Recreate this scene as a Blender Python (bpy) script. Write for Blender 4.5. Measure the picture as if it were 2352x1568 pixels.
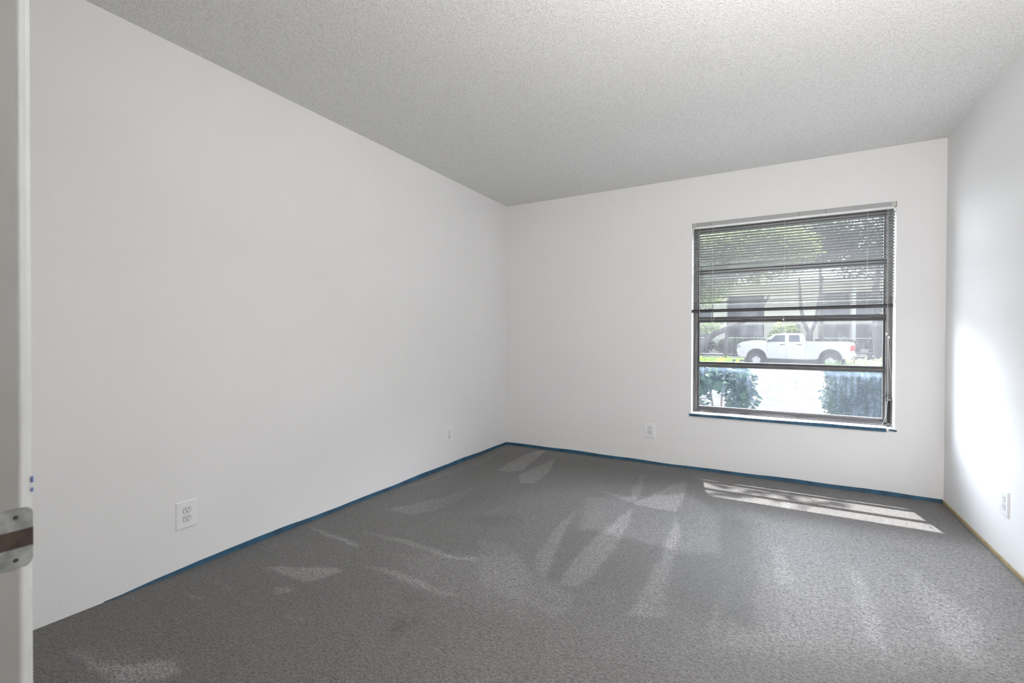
import bpy, bmesh, math, random
import numpy as np
from mathutils import Vector, Matrix, Euler
for o in list(bpy.data.objects): bpy.data.objects.remove(o)
S = bpy.context.scene
COL = S.collection

# ---------------------------------------------------------------- camera
camd = bpy.data.cameras.new('camera'); cam = bpy.data.objects.new('camera', camd); COL.objects.link(cam)
camd.sensor_width = 36.0; camd.lens = 1067.5/2352*36.0
camd.clip_start = 0.02; camd.clip_end = 400
F = Vector((-0.49333, 0.86980, -0.008757)); R = Vector((0.86981, 0.49337, 0.00331)); U = Vector((-0.0072, 0.00598, 0.99996))
m = Matrix((R, U, -F)).transposed().to_4x4(); m.translation = (2.4068, -4.1305, 1.1005)
cam.matrix_world = m
camd.dof.use_dof = True; camd.dof.focus_distance = 4.2; camd.dof.aperture_fstop = 8.0
S.camera = cam
# ---------------------------------------------------------------- view
vs = S.view_settings
vs.view_transform = 'Standard'; vs.look = 'None'; vs.gamma = 1.0; vs.use_curve_mapping = False; vs.exposure = 0.0
# ---------------------------------------------------------------- world
w = bpy.data.worlds.new('world'); S.world = w; w.use_nodes = True
nt = w.node_tree; nt.nodes.clear()
sky = nt.nodes.new('ShaderNodeTexSky'); sky.sky_type = 'NISHITA'; sky.sun_disc = False
sky.sun_elevation = math.radians(63); sky.sun_rotation = math.radians(-11); sky.air_density = 1.2; sky.dust_density = 2.0
bg = nt.nodes.new('ShaderNodeBackground'); bg.inputs['Strength'].default_value = SKY_STRENGTH = 0.48
wo = nt.nodes.new('ShaderNodeOutputWorld')
hs = nt.nodes.new('ShaderNodeHueSaturation'); hs.inputs['Saturation'].default_value = .45; nt.links.new(sky.outputs[0], hs.inputs['Color']); nt.links.new(hs.outputs[0], bg.inputs[0])
# added sky glow towards +Y, above the roofs, to brighten the room
SKY_FILL_STRENGTH = 25.0
def wn(t, **k):
    nd = nt.nodes.new(t)
    for a, b in k.items(): setattr(nd, a, b)
    return nd
tcw = wn('ShaderNodeTexCoord'); sxw = wn('ShaderNodeSeparateXYZ'); nt.links.new(tcw.outputs['Generated'], sxw.inputs[0])
def sstep(src, a, b_):
    mr = wn('ShaderNodeMapRange'); mr.interpolation_type = 'SMOOTHSTEP'; mr.inputs[1].default_value = a; mr.inputs[2].default_value = b_
    nt.links.new(src, mr.inputs[0]); return mr.outputs[0]
e1 = sstep(sxw.outputs[2], .235, .30); e2 = sstep(sxw.outputs[1], .25, .6); e3 = sstep(sxw.outputs[2], .75, .45)
mlw = wn('ShaderNodeMath', operation='MULTIPLY'); nt.links.new(e1, mlw.inputs[0]); nt.links.new(e2, mlw.inputs[1])
ml2 = wn('ShaderNodeMath', operation='MULTIPLY'); nt.links.new(mlw.outputs[0], ml2.inputs[0]); nt.links.new(e3, ml2.inputs[1])
ml3 = wn('ShaderNodeMath', operation='MULTIPLY'); nt.links.new(ml2.outputs[0], ml3.inputs[0]); ml3.inputs[1].default_value = SKY_FILL_STRENGTH
# the added glow reaches lower towards the left (-X), for the right wall
ngx = wn('ShaderNodeMath', operation='MULTIPLY'); ngx.inputs[1].default_value = -1; nt.links.new(sxw.outputs[0], ngx.inputs[0])
f1 = sstep(sxw.outputs[2], -.02, .03); f2 = sstep(ngx.outputs[0], .44, .74); f3 = sstep(sxw.outputs[2], .32, .22); f4 = sstep(sxw.outputs[1], .40, .55)
ch = f1
for q in (f2, f3, f4):
    mq = wn('ShaderNodeMath', operation='MULTIPLY'); nt.links.new(ch, mq.inputs[0]); nt.links.new(q, mq.inputs[1]); ch = mq.outputs[0]
ms = wn('ShaderNodeMath', operation='MULTIPLY_ADD'); nt.links.new(ch, ms.inputs[0]); ms.inputs[1].default_value = SKY_FILL_STRENGTH*1.7; nt.links.new(ml3.outputs[0], ms.inputs[2])
bg2 = wn('ShaderNodeBackground'); bg2.inputs[0].default_value = (.93, .965, 1.0, 1); nt.links.new(ms.outputs[0], bg2.inputs[1])
adw = wn('ShaderNodeAddShader'); nt.links.new(bg.outputs[0], adw.inputs[0]); nt.links.new(bg2.outputs[0], adw.inputs[1]); nt.links.new(adw.outputs[0], wo.inputs[0])
# ---------------------------------------------------------------- sun
sd = bpy.data.lights.new('sun', 'SUN'); sd.energy = 24.0; sd.angle = math.radians(0.6); sd.color = (1, .97, .92)
sun = bpy.data.objects.new('sun', sd); COL.objects.link(sun)
sun.rotation_euler = Vector((0.2, -1.0, -1.96)).to_track_quat('-Z', 'Y').to_euler()
# ---------------------------------------------------------------- added fill lights out of view, no lamps of the room
def area(name, loc, direction, sx, sy, power, col=(1, 1, 1)):
    d = bpy.data.lights.new(name, 'AREA'); d.shape = 'RECTANGLE'; d.size = sx; d.size_y = sy; d.energy = power; d.color = col
    o = bpy.data.objects.new(name, d); COL.objects.link(o); o.location = loc
    o.rotation_euler = Vector(direction).to_track_quat('-Z', 'Y').to_euler(); return o
area('side_fill', (2.99, -3.93, 1.25), (0, 1, 0), 0.74, 1.9, 35.5, (1, .982, .972))
area('upward_fill', (2.75, -3.25, 1.6), (.05, .25, 1), 1.0, .8, 25.0, (1, .982, .972))
area('hall_fill', (2.2, -4.95, 2.40), (0, 0, -1), .5, .5, 1.0, (1, .96, .90))  # added fill as well, no lamp known in the hall

# ================================================================ helpers
def rgb(r, g, b): return (r, g, b, 1)
def new_mat(name):
    mt = bpy.data.materials.new(name); mt.use_nodes = True; n = mt.node_tree; n.nodes.clear()
    out = n.nodes.new('ShaderNodeOutputMaterial'); return mt, n, out
def N(n, t, **k):
    nd = n.nodes.new(t)
    for a, b in k.items():
        if a in nd.inputs: nd.inputs[a].default_value = b
        else: setattr(nd, a, b)
    return nd
def coords(n, scale=(1, 1, 1)):
    tc = N(n, 'ShaderNodeTexCoord'); mp = N(n, 'ShaderNodeMapping'); mp.inputs['Scale'].default_value = scale
    n.links.new(tc.outputs['Object'], mp.inputs[0]); return mp.outputs[0]
def ramp(n, src, stops):
    r = N(n, 'ShaderNodeValToRGB'); e = r.color_ramp.elements
    while len(e) < len(stops): e.new(0.5)
    for i, (p, c) in enumerate(stops): e[i].position = p; e[i].color = c
    n.links.new(src, r.inputs[0]); return r.outputs[0]
def simple(name, c1, c2=None, rough=.5, metal=0, nscale=8, bump=0, bscale=60, spec=.5, stretch=(1, 1, 1), sheen=0, trans=0):
    mt, n, out = new_mat(name); b = N(n, 'ShaderNodeBsdfPrincipled')
    b.inputs['Roughness'].default_value = rough; b.inputs['Metallic'].default_value = metal
    b.inputs['Specular IOR Level'].default_value = spec; b.inputs['Sheen Weight'].default_value = sheen
    co = coords(n, stretch)
    if c2 is None: c2 = tuple(x*.93 for x in c1)
    t = N(n, 'ShaderNodeTexNoise'); t.inputs['Scale'].default_value = nscale; t.inputs['Detail'].default_value = 4
    n.links.new(co, t.inputs['Vector'])
    n.links.new(ramp(n, t.outputs[0], [(.35, rgb(*c1)), (.65, rgb(*c2))]), b.inputs['Base Color'])
    if bump:
        t2 = N(n, 'ShaderNodeTexNoise'); t2.inputs['Scale'].default_value = bscale; t2.inputs['Detail'].default_value = 3
        n.links.new(co, t2.inputs['Vector'])
        bp = N(n, 'ShaderNodeBump'); bp.inputs['Strength'].default_value = 1; bp.inputs['Distance'].default_value = bump
        n.links.new(t2.outputs[0], bp.inputs['Height']); n.links.new(bp.outputs[0], b.inputs['Normal'])
    if trans:
        tr = N(n, 'ShaderNodeBsdfTranslucent'); tr.inputs[0].default_value = rgb(*c1)
        mx = N(n, 'ShaderNodeMixShader'); mx.inputs[0].default_value = trans
        n.links.new(b.outputs[0], mx.inputs[1]); n.links.new(tr.outputs[0], mx.inputs[2]); n.links.new(mx.outputs[0], out.inputs[0])
    else: n.links.new(b.outputs[0], out.inputs[0])
    return mt

class MB:
    def __init__(s): s.bm = bmesh.new()
    def box(s, x0, x1, y0, y1, z0, z1, rot=None, bevel=0, seg=2):
        b = bmesh.new(); bmesh.ops.create_cube(b, size=1)
        bmesh.ops.scale(b, vec=(abs(x1-x0), abs(y1-y0), abs(z1-z0)), verts=b.verts)
        if bevel: bmesh.ops.bevel(b, geom=b.edges[:], offset=bevel, segments=seg, affect='EDGES')
        if rot: bmesh.ops.rotate(b, cent=(0, 0, 0), matrix=Euler(rot).to_matrix(), verts=b.verts)
        bmesh.ops.translate(b, vec=((x0+x1)/2, (y0+y1)/2, (z0+z1)/2), verts=b.verts); s.add(b); return s
    def add(s, b):
        me = bpy.data.meshes.new('t'); b.to_mesh(me); b.free(); s.bm.from_mesh(me); bpy.data.meshes.remove(me)
    def tube(s, pts, r, seg=8, cap=True):
        rings = []; pts = [Vector(p) for p in pts]
        rr = r if isinstance(r, (list, tuple)) else [r]*len(pts)
        for i, p in enumerate(pts):
            t = (pts[min(i+1, len(pts)-1)]-pts[max(i-1, 0)]).normalized()
            a = t.cross(Vector((0, 0, 1)));
            if a.length < 1e-3: a = t.cross(Vector((1, 0, 0)))
            a.normalize(); c = t.cross(a)
            rings.append([s.bm.verts.new(p+rr[i]*(math.cos(2*math.pi*k/seg)*a+math.sin(2*math.pi*k/seg)*c)) for k in range(seg)])
        for i in range(len(rings)-1):
            for k in range(seg): s.bm.faces.new((rings[i][k], rings[i][(k+1) % seg], rings[i+1][(k+1) % seg], rings[i+1][k]))
        if cap: s.bm.faces.new(rings[0][::-1]); s.bm.faces.new(rings[-1])
        return s
    def prism(s, prof, axis, a, b, bevel=0):
        # prof: 2D outline; axis 'y' -> (x,z) outline extruded along y ; 'x' -> (y,z) ; 'z' -> (x,y)
        bm = bmesh.new()
        def P(q, t): return {'y': (q[0], t, q[1]), 'x': (t, q[0], q[1]), 'z': (q[0], q[1], t)}[axis]
        v0 = [bm.verts.new(P(q, a)) for q in prof]; v1 = [bm.verts.new(P(q, b)) for q in prof]; k = len(prof)
        bm.faces.new(v0); bm.faces.new(v1[::-1])
        for i in range(k): bm.faces.new((v0[i], v0[(i+1) % k], v1[(i+1) % k], v1[i]))
        bmesh.ops.recalc_face_normals(bm, faces=bm.faces)
        if bevel:
            ed = [e for e in bm.edges if len(e.link_faces) == 2 and e.calc_face_angle(0) > .5]
            bmesh.ops.bevel(bm, geom=ed, offset=bevel, segments=2, affect='EDGES')
        s.add(bm); return s
    def lathe(s, prof, center, axis='y', seg=32):
        rings = []
        for r, t in prof:
            ring = []
            for k in range(seg):
                a = 2*math.pi*k/seg; c, d = r*math.cos(a), r*math.sin(a)
                v = {'y': (c, t, d), 'x': (t, c, d), 'z': (c, d, t)}[axis]
                ring.append(s.bm.verts.new(Vector(v)+Vector(center)))
            rings.append(ring)
        for i in range(len(rings)-1):
            for k in range(seg): s.bm.faces.new((rings[i][k], rings[i][(k+1) % seg], rings[i+1][(k+1) % seg], rings[i+1][k]))
        return s
    def build(s, name, mat, parent=None, smooth=False, origin=None):
        bmesh.ops.recalc_face_normals(s.bm, faces=s.bm.faces)
        me = bpy.data.meshes.new(name); s.bm.to_mesh(me); s.bm.free()
        return link(name, me, mat, parent, smooth)
def link(name, me, mat, parent=None, smooth=False):
    me.materials.append(mat)
    if smooth:
        me.shade_smooth()
        try: me.set_sharp_from_angle(angle=math.radians(40))
        except Exception: pass
    o = bpy.data.objects.new(name, me); COL.objects.link(o)
    if parent:
        o.parent = parent; o.matrix_parent_inverse = parent_world(parent).inverted()
    return o
def parent_world(p):
    mw = p.matrix_basis.copy()
    while p.parent: mw = p.parent.matrix_basis @ p.matrix_parent_inverse @ mw; p = p.parent
    return mw
def tag(o, label=None, cat=None, group=None, kind=None):
    if label: o['label'] = label
    if cat: o['category'] = cat
    if group: o['group'] = group
    if kind: o['kind'] = kind
    return o
def empty(name, loc, rz=0):
    o = bpy.data.objects.new(name, None); COL.objects.link(o); o.location = loc; o.rotation_euler = (0, 0, rz); o.empty_display_size = .1; return o

# ================================================================ materials
M = {}
M['wall'] = simple('wall_paint', (.83, .825, .82), (.815, .81, .805), rough=.75, nscale=1.5, bump=.0006, bscale=90, spec=.25)
M['reveal'] = simple('window_reveal_paint', (.85, .85, .845), rough=.6, nscale=3, bump=.0004, bscale=80)
def ceiling_mat():
    mt, n, out = new_mat('popcorn_ceiling'); b = N(n, 'ShaderNodeBsdfPrincipled'); b.inputs['Roughness'].default_value = .95; b.inputs['Specular IOR Level'].default_value = .1
    co = coords(n)
    t = N(n, 'ShaderNodeTexNoise'); t.inputs['Scale'].default_value = 130; t.inputs['Detail'].default_value = 5; t.inputs['Roughness'].default_value = .65
    v = N(n, 'ShaderNodeTexVoronoi'); v.inputs['Scale'].default_value = 150
    for q in (t, v): n.links.new(co, q.inputs['Vector'])
    ma = N(n, 'ShaderNodeMath', operation='SUBTRACT'); n.links.new(t.outputs[0], ma.inputs[0])
    mm = N(n, 'ShaderNodeMath', operation='MULTIPLY'); mm.inputs[1].default_value = .35; n.links.new(v.outputs[0], mm.inputs[0]); n.links.new(mm.outputs[0], ma.inputs[1])
    n.links.new(ramp(n, ma.outputs[0], [(.18, rgb(.70, .695, .68)), (.42, rgb(.86, .86, .85))]), b.inputs['Base Color'])
    bp = N(n, 'ShaderNodeBump'); bp.inputs['Strength'].default_value = 1; bp.inputs['Distance'].default_value = .0035
    n.links.new(ma.outputs[0], bp.inputs['Height']); n.links.new(bp.outputs[0], b.inputs['Normal']); n.links.new(b.outputs[0], out.inputs[0]); return mt
M['ceiling'] = ceiling_mat()
def carpet_mat():
    mt, n, out = new_mat('cut_pile_carpet'); b = N(n, 'ShaderNodeBsdfPrincipled')
    b.inputs['Roughness'].default_value = .55; b.inputs['Specular IOR Level'].default_value = .55
    b.inputs['Sheen Weight'].default_value = .4; b.inputs['Sheen Roughness'].default_value = .4
    co = coords(n)
    # twisted tufts: distorted noise, slightly stretched
    t = N(n, 'ShaderNodeTexNoise'); t.inputs['Scale'].default_value = 125; t.inputs['Detail'].default_value = 3; t.inputs['Roughness'].default_value = .6; t.inputs['Distortion'].default_value = 1.2
    mp = N(n, 'ShaderNodeMapping'); mp.inputs['Scale'].default_value = (.8, 1.25, 1); mp.inputs['Rotation'].default_value = (0, 0, .35)
    n.links.new(co, mp.inputs[0]); n.links.new(mp.outputs[0], t.inputs['Vector'])
    f = N(n, 'ShaderNodeTexNoise'); f.inputs['Scale'].default_value = 420; f.inputs['Detail'].default_value = 2; n.links.new(co, f.inputs['Vector'])
    big = N(n, 'ShaderNodeTexNoise'); big.inputs['Scale'].default_value = 2.2; big.inputs['Detail'].default_value = 6; n.links.new(co, big.inputs['Vector'])
    tuft = ramp(n, t.outputs[0], [(.34, rgb(.08, .07, .065)), (.46, rgb(.80, .78, .76)), (.60, rgb(1.8, 1.8, 1.8))])
    att = N(n, 'ShaderNodeVertexColor'); att.layer_name = 'wear_light'
    sep = N(n, 'ShaderNodeSeparateColor'); n.links.new(att.outputs[0], sep.inputs[0])
    # vacuum strokes (pile brushed the other way reflects more) and painted light and shade modulate base value
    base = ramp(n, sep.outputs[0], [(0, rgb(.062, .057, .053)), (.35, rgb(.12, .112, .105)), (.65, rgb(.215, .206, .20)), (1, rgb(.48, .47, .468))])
    mul = N(n, 'ShaderNodeMix', data_type='RGBA', blend_type='MULTIPLY'); mul.inputs[0].default_value = 1
    n.links.new(base, mul.inputs[6]); n.links.new(tuft, mul.inputs[7])
    mul2 = N(n, 'ShaderNodeMix', data_type='RGBA', blend_type='MULTIPLY'); mul2.inputs[0].default_value = 1
    n.links.new(mul.outputs[2], mul2.inputs[6]); n.links.new(ramp(n, big.outputs[0], [(.3, rgb(.9, .9, .9)), (.7, rgb(1.06, 1.06, 1.06))]), mul2.inputs[7])
    st = N(n, 'ShaderNodeMix', data_type='RGBA', blend_type='MULTIPLY'); n.links.new(sep.outputs[1], st.inputs[0]); st.inputs[7].default_value = rgb(.34, .15, .10)
    n.links.new(mul2.outputs[2], st.inputs[6]); n.links.new(st.outputs[2], b.inputs['Base Color'])
    ad = N(n, 'ShaderNodeMath', operation='MULTIPLY_ADD'); n.links.new(f.outputs[0], ad.inputs[0]); ad.inputs[1].default_value = .35; n.links.new(t.outputs[0], ad.inputs[2])
    bp = N(n, 'ShaderNodeBump'); bp.inputs['Strength'].default_value = 1; bp.inputs['Distance'].default_value = .013
    n.links.new(ad.outputs[0], bp.inputs['Height']); n.links.new(bp.outputs[0], b.inputs['Normal']); n.links.new(b.outputs[0], out.inputs[0]); return mt
M['carpet'] = carpet_mat()
M['tape'] = simple('blue_masking_tape', (.024, .115, .20), (.018, .055, .10), rough=.6, nscale=3, bump=.0006, bscale=120, stretch=(3, 3, 1))
M['tack'] = simple('tan_wood_strip', (.42, .33, .18), (.32, .24, .12), rough=.7, nscale=30)
M['alu'] = simple('weathered_aluminium', (.11, .108, .105), (.20, .195, .19), rough=.45, metal=.25, nscale=16, bump=.0003, bscale=100, stretch=(5, 5, .4))
M['alu_dark'] = simple('dark_aluminium', (.04, .04, .045), (.075, .075, .082), rough=.5, metal=.2, nscale=20, bump=.0005, bscale=160, stretch=(.4, 1, 4))
M['alu_sash'] = simple('grey_aluminium_sash', (.065, .063, .068), (.14, .135, .14), rough=.45, metal=.3, nscale=14, bump=.0005, bscale=120, stretch=(.3, 1, 8))
M['slat'] = simple('white_aluminium_slat', (.22, .222, .216), rough=.35, nscale=4, spec=.4)
M['bright_line'] = simple('white_bright_line', (.88, .88, .88), rough=.4)
M['headrail'] = simple('grey_enamel_headrail', (.40, .405, .40), rough=.4, nscale=3)
M['bracket'] = simple('clear_plastic_bracket', (.50, .52, .46), rough=.3)
M['cord'] = simple('white_cord', (.75, .75, .73), rough=.8)
M['tassel'] = simple('white_plastic_tassel', (.85, .85, .84), rough=.3)
M['plate'] = simple('white_plastic_plate', (.86, .86, .86), (.85, .85, .85), rough=.35)
M['socket'] = simple('white_plastic_socket', (.80, .795, .78), rough=.4)
M['slot'] = simple('dark_slot', (.03, .028, .026), rough=.7)
M['jamb'] = simple('shaded_jamb_paint', (.35, .34, .325), (.30, .29, .275), rough=.45, nscale=5, bump=.0015, bscale=9)  # grey carries the shade on the jamb face
M['edge'] = simple('lit_trim_paint', (.66, .67, .66), (.60, .61, .60), rough=.3, nscale=12, bump=.001, bscale=25)  # lighter than the jamb: light catching the edge put into the colour
M['strike'] = simple('paint_smeared_steel', (.17, .18, .18), (.34, .345, .34), rough=.45, metal=.2, nscale=60, bump=.0006, bscale=120)
M['rust'] = simple('dark_latch_hole', (.035, .022, .018), (.07, .045, .035), rough=.7, nscale=60)
M['ink'] = simple('blue_paint_fleck', (.14, .20, .50), rough=.6)
# ================================================================ room shell
W = 3.394; H = 2.44; YF = -3.966
WX0, WX1, WZ0, WZ1 = 1.7935, 3.1326, 0.472, 2.0555
# floor: carpet grid with vacuum strokes, broad light and shade painted in too
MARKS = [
 (-0.95,0.15,[(-0.236,-0.398),(0.117,-0.191),(1.788,-0.124),(1.905,-0.338),(1.452,-0.698),(0.977,-1.066),(0.721,-1.592),(0.537,-1.839)]),  # broad dark corner, shade painted into the carpet colour
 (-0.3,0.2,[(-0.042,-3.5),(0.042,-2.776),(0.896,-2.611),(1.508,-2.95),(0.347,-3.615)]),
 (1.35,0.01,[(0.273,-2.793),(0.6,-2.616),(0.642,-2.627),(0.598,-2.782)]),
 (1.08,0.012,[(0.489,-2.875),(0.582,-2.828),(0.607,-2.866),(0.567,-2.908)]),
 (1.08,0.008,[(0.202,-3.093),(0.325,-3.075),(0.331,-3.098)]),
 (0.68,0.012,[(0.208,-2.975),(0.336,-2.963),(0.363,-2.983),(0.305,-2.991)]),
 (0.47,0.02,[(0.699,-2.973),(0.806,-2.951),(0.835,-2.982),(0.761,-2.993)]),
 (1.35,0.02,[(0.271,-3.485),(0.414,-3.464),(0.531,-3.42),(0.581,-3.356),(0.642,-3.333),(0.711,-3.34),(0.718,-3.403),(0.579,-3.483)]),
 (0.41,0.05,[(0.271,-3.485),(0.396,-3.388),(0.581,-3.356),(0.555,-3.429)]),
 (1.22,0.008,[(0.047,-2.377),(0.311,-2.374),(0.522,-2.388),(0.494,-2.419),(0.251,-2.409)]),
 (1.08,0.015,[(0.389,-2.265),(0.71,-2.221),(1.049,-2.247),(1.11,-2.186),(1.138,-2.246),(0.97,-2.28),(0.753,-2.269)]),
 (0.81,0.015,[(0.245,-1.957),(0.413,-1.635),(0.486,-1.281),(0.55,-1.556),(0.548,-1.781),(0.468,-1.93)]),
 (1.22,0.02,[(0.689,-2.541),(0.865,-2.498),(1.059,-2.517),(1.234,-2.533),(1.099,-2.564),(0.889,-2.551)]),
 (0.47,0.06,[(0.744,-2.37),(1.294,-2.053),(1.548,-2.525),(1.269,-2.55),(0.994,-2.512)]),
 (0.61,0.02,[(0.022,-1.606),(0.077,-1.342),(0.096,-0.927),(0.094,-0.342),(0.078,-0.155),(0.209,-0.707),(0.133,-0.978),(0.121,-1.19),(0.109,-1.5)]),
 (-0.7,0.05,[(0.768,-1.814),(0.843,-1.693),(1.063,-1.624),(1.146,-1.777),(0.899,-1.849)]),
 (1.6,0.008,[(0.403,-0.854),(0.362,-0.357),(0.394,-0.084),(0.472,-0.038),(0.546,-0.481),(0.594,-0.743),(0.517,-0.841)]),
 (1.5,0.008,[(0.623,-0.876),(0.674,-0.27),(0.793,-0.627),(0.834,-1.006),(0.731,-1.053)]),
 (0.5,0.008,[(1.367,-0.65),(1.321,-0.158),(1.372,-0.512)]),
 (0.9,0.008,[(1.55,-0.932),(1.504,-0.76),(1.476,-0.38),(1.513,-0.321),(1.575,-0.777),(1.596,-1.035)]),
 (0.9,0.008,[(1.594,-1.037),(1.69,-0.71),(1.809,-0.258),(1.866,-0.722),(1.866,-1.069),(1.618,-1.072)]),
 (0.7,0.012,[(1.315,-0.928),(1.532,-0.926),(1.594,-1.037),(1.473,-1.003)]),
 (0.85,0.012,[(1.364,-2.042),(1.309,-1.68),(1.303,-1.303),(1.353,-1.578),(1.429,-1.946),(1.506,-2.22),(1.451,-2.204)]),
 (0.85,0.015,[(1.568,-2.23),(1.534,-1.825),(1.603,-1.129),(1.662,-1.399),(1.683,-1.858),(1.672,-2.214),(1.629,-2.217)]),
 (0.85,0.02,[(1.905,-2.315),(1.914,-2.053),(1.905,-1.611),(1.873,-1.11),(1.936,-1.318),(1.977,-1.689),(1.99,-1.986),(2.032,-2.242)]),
 (0.75,0.04,[(1.294,-1.107),(1.872,-0.662),(2.112,-0.972),(2.168,-1.55),(1.978,-1.63),(1.703,-1.596),(1.425,-1.613)]),  # brushed area, lightened further with painted window light
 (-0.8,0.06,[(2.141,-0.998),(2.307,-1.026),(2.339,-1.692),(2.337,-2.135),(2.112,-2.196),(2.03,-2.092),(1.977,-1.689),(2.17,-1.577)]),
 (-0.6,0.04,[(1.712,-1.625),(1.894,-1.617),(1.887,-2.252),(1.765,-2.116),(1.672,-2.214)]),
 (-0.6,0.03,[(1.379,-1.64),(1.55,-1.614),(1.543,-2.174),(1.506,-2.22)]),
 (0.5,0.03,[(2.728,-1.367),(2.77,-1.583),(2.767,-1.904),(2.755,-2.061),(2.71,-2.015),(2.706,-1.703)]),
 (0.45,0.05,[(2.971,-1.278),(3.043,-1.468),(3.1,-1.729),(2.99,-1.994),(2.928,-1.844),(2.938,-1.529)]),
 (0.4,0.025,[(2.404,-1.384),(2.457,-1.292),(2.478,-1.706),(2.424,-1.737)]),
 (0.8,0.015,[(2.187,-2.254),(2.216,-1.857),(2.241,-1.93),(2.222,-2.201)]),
 (1.2,0.14,[(2.248,-0.848),(3.535,-0.732),(3.107,-2.034),(2.248,-2.31),(2.352,-2.093)]),  # broad window brightness painted into the carpet, not a stroke
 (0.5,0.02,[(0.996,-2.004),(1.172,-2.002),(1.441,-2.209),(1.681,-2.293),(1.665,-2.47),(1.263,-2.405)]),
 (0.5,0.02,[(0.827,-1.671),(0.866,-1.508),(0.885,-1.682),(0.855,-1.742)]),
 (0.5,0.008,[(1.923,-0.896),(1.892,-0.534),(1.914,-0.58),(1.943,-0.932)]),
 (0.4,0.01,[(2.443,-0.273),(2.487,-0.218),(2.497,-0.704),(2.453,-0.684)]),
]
def floor_mesh():
    x = np.arange(-.02, W+.03, .01); y = np.arange(YF-.14, .021, .01)
    X, Y = np.meshgrid(x, y); v = np.stack([X.ravel(), Y.ravel(), np.zeros(X.size)], 1)
    rng = np.random.default_rng(3)
    nx, ny = len(x), len(y); i = np.arange(nx*ny).reshape(ny, nx)
    f = np.stack([i[:-1, :-1].ravel(), i[:-1, 1:].ravel(), i[1:, 1:].ravel(), i[1:, :-1].ravel()], 1)
    me = bpy.data.meshes.new('floor'); me.from_pydata(v.tolist(), [], f.tolist())
    PX, PY = v[:, 0], v[:, 1]
    # slow wobble of the stroke edges
    wob = .007*np.sin(PX*31+PY*17)+.005*np.sin(PX*53-PY*41+1)
    PXw, PYw = PX+wob*.6, PY-wob*.6
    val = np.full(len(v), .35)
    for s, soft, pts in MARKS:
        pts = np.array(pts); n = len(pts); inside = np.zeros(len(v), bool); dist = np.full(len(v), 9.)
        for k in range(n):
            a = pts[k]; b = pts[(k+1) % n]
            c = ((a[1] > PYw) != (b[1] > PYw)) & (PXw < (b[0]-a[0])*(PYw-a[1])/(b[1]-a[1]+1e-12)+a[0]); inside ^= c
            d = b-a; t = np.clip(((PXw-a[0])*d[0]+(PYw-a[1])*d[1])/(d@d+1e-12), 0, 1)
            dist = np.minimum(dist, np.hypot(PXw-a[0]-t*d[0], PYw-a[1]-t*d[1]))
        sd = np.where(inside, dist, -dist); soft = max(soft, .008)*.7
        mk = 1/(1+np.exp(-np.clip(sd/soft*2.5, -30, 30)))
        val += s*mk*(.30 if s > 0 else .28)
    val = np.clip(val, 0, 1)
    # swept-out edge beside the walls stays a bit darker with dust
    st = np.zeros(len(v))
    for sx, sy, r, a in [(1.17, -2.805, .034, 1), (1.20, -2.75, .024, .8), (1.14, -2.79, .03, .5), (1.085, -2.635, .04, .4), (1.10, -2.52, .05, .25), (1.18, -2.85, .03, .5)]:
        ww = .010*np.sin(PX*160)+.010*np.sin(PY*190+2)
        st = np.maximum(st, a*np.exp(-((PX-sx+ww)**2+(PY-sy-ww)**2)/(r*r)))
    ca = me.color_attributes.new('wear_light', 'FLOAT_COLOR', 'POINT')
    ca.data.foreach_set('color', np.stack([val, st, val*0, val*0+1], 1).astype(np.float32).ravel())
    return me
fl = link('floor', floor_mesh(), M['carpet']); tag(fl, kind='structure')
tag(MB().box(-.2, W+.2, -5.6, .2, -.30, -.012).build('trim_1', M['wall']), kind='structure')
tag(MB().box(-.25, W+.25, -5.6, .25, H, H+.15).build('ceiling', M['ceiling']), kind='structure')
tag(MB().box(-.15, 0, YF-.12, .2, -.012, H).build('wall_left', M['wall']), kind='structure')
tag(MB().box(W, W+.15, YF-.12, .2, -.012, H).build('wall_right', M['wall']), kind='structure')
b = MB()
b.box(0, WX0, 0, .2, -.012, H); b.box(WX1, W, 0, .2, -.012, H); b.box(WX0, WX1, 0, .2, -.012, WZ0-.018); b.box(WX0, WX1, 0, .2, WZ1, H)
tag(b.build('wall_back', M['wall']), kind='structure')
# front wall with the doorway the camera stands in
JX0, JX1 = 1.745, 2.56
b = MB(); b.box(0, JX0-.02, YF-.12, YF-.002, -.012, H); b.box(JX1+.02, W, YF-.12, YF-.002, -.012, H); b.box(JX0-.02, JX1+.02, YF-.12, YF-.002, 2.06, H)
tag(b.build('wall_front', M['wall']), kind='structure')
b = MB(); b.box(1.0, 1.1, -5.5, YF-.12, -.012, H); b.box(3.2, 3.3, -5.5, YF-.12, -.012, H); b.box(1.0, 3.3, -5.6, -5.5, -.012, H); b.box(1.1, 3.2, -5.5, YF-.14, -.012, 0)
tag(b.build('wall_hall', M['wall']), kind='structure')
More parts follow.
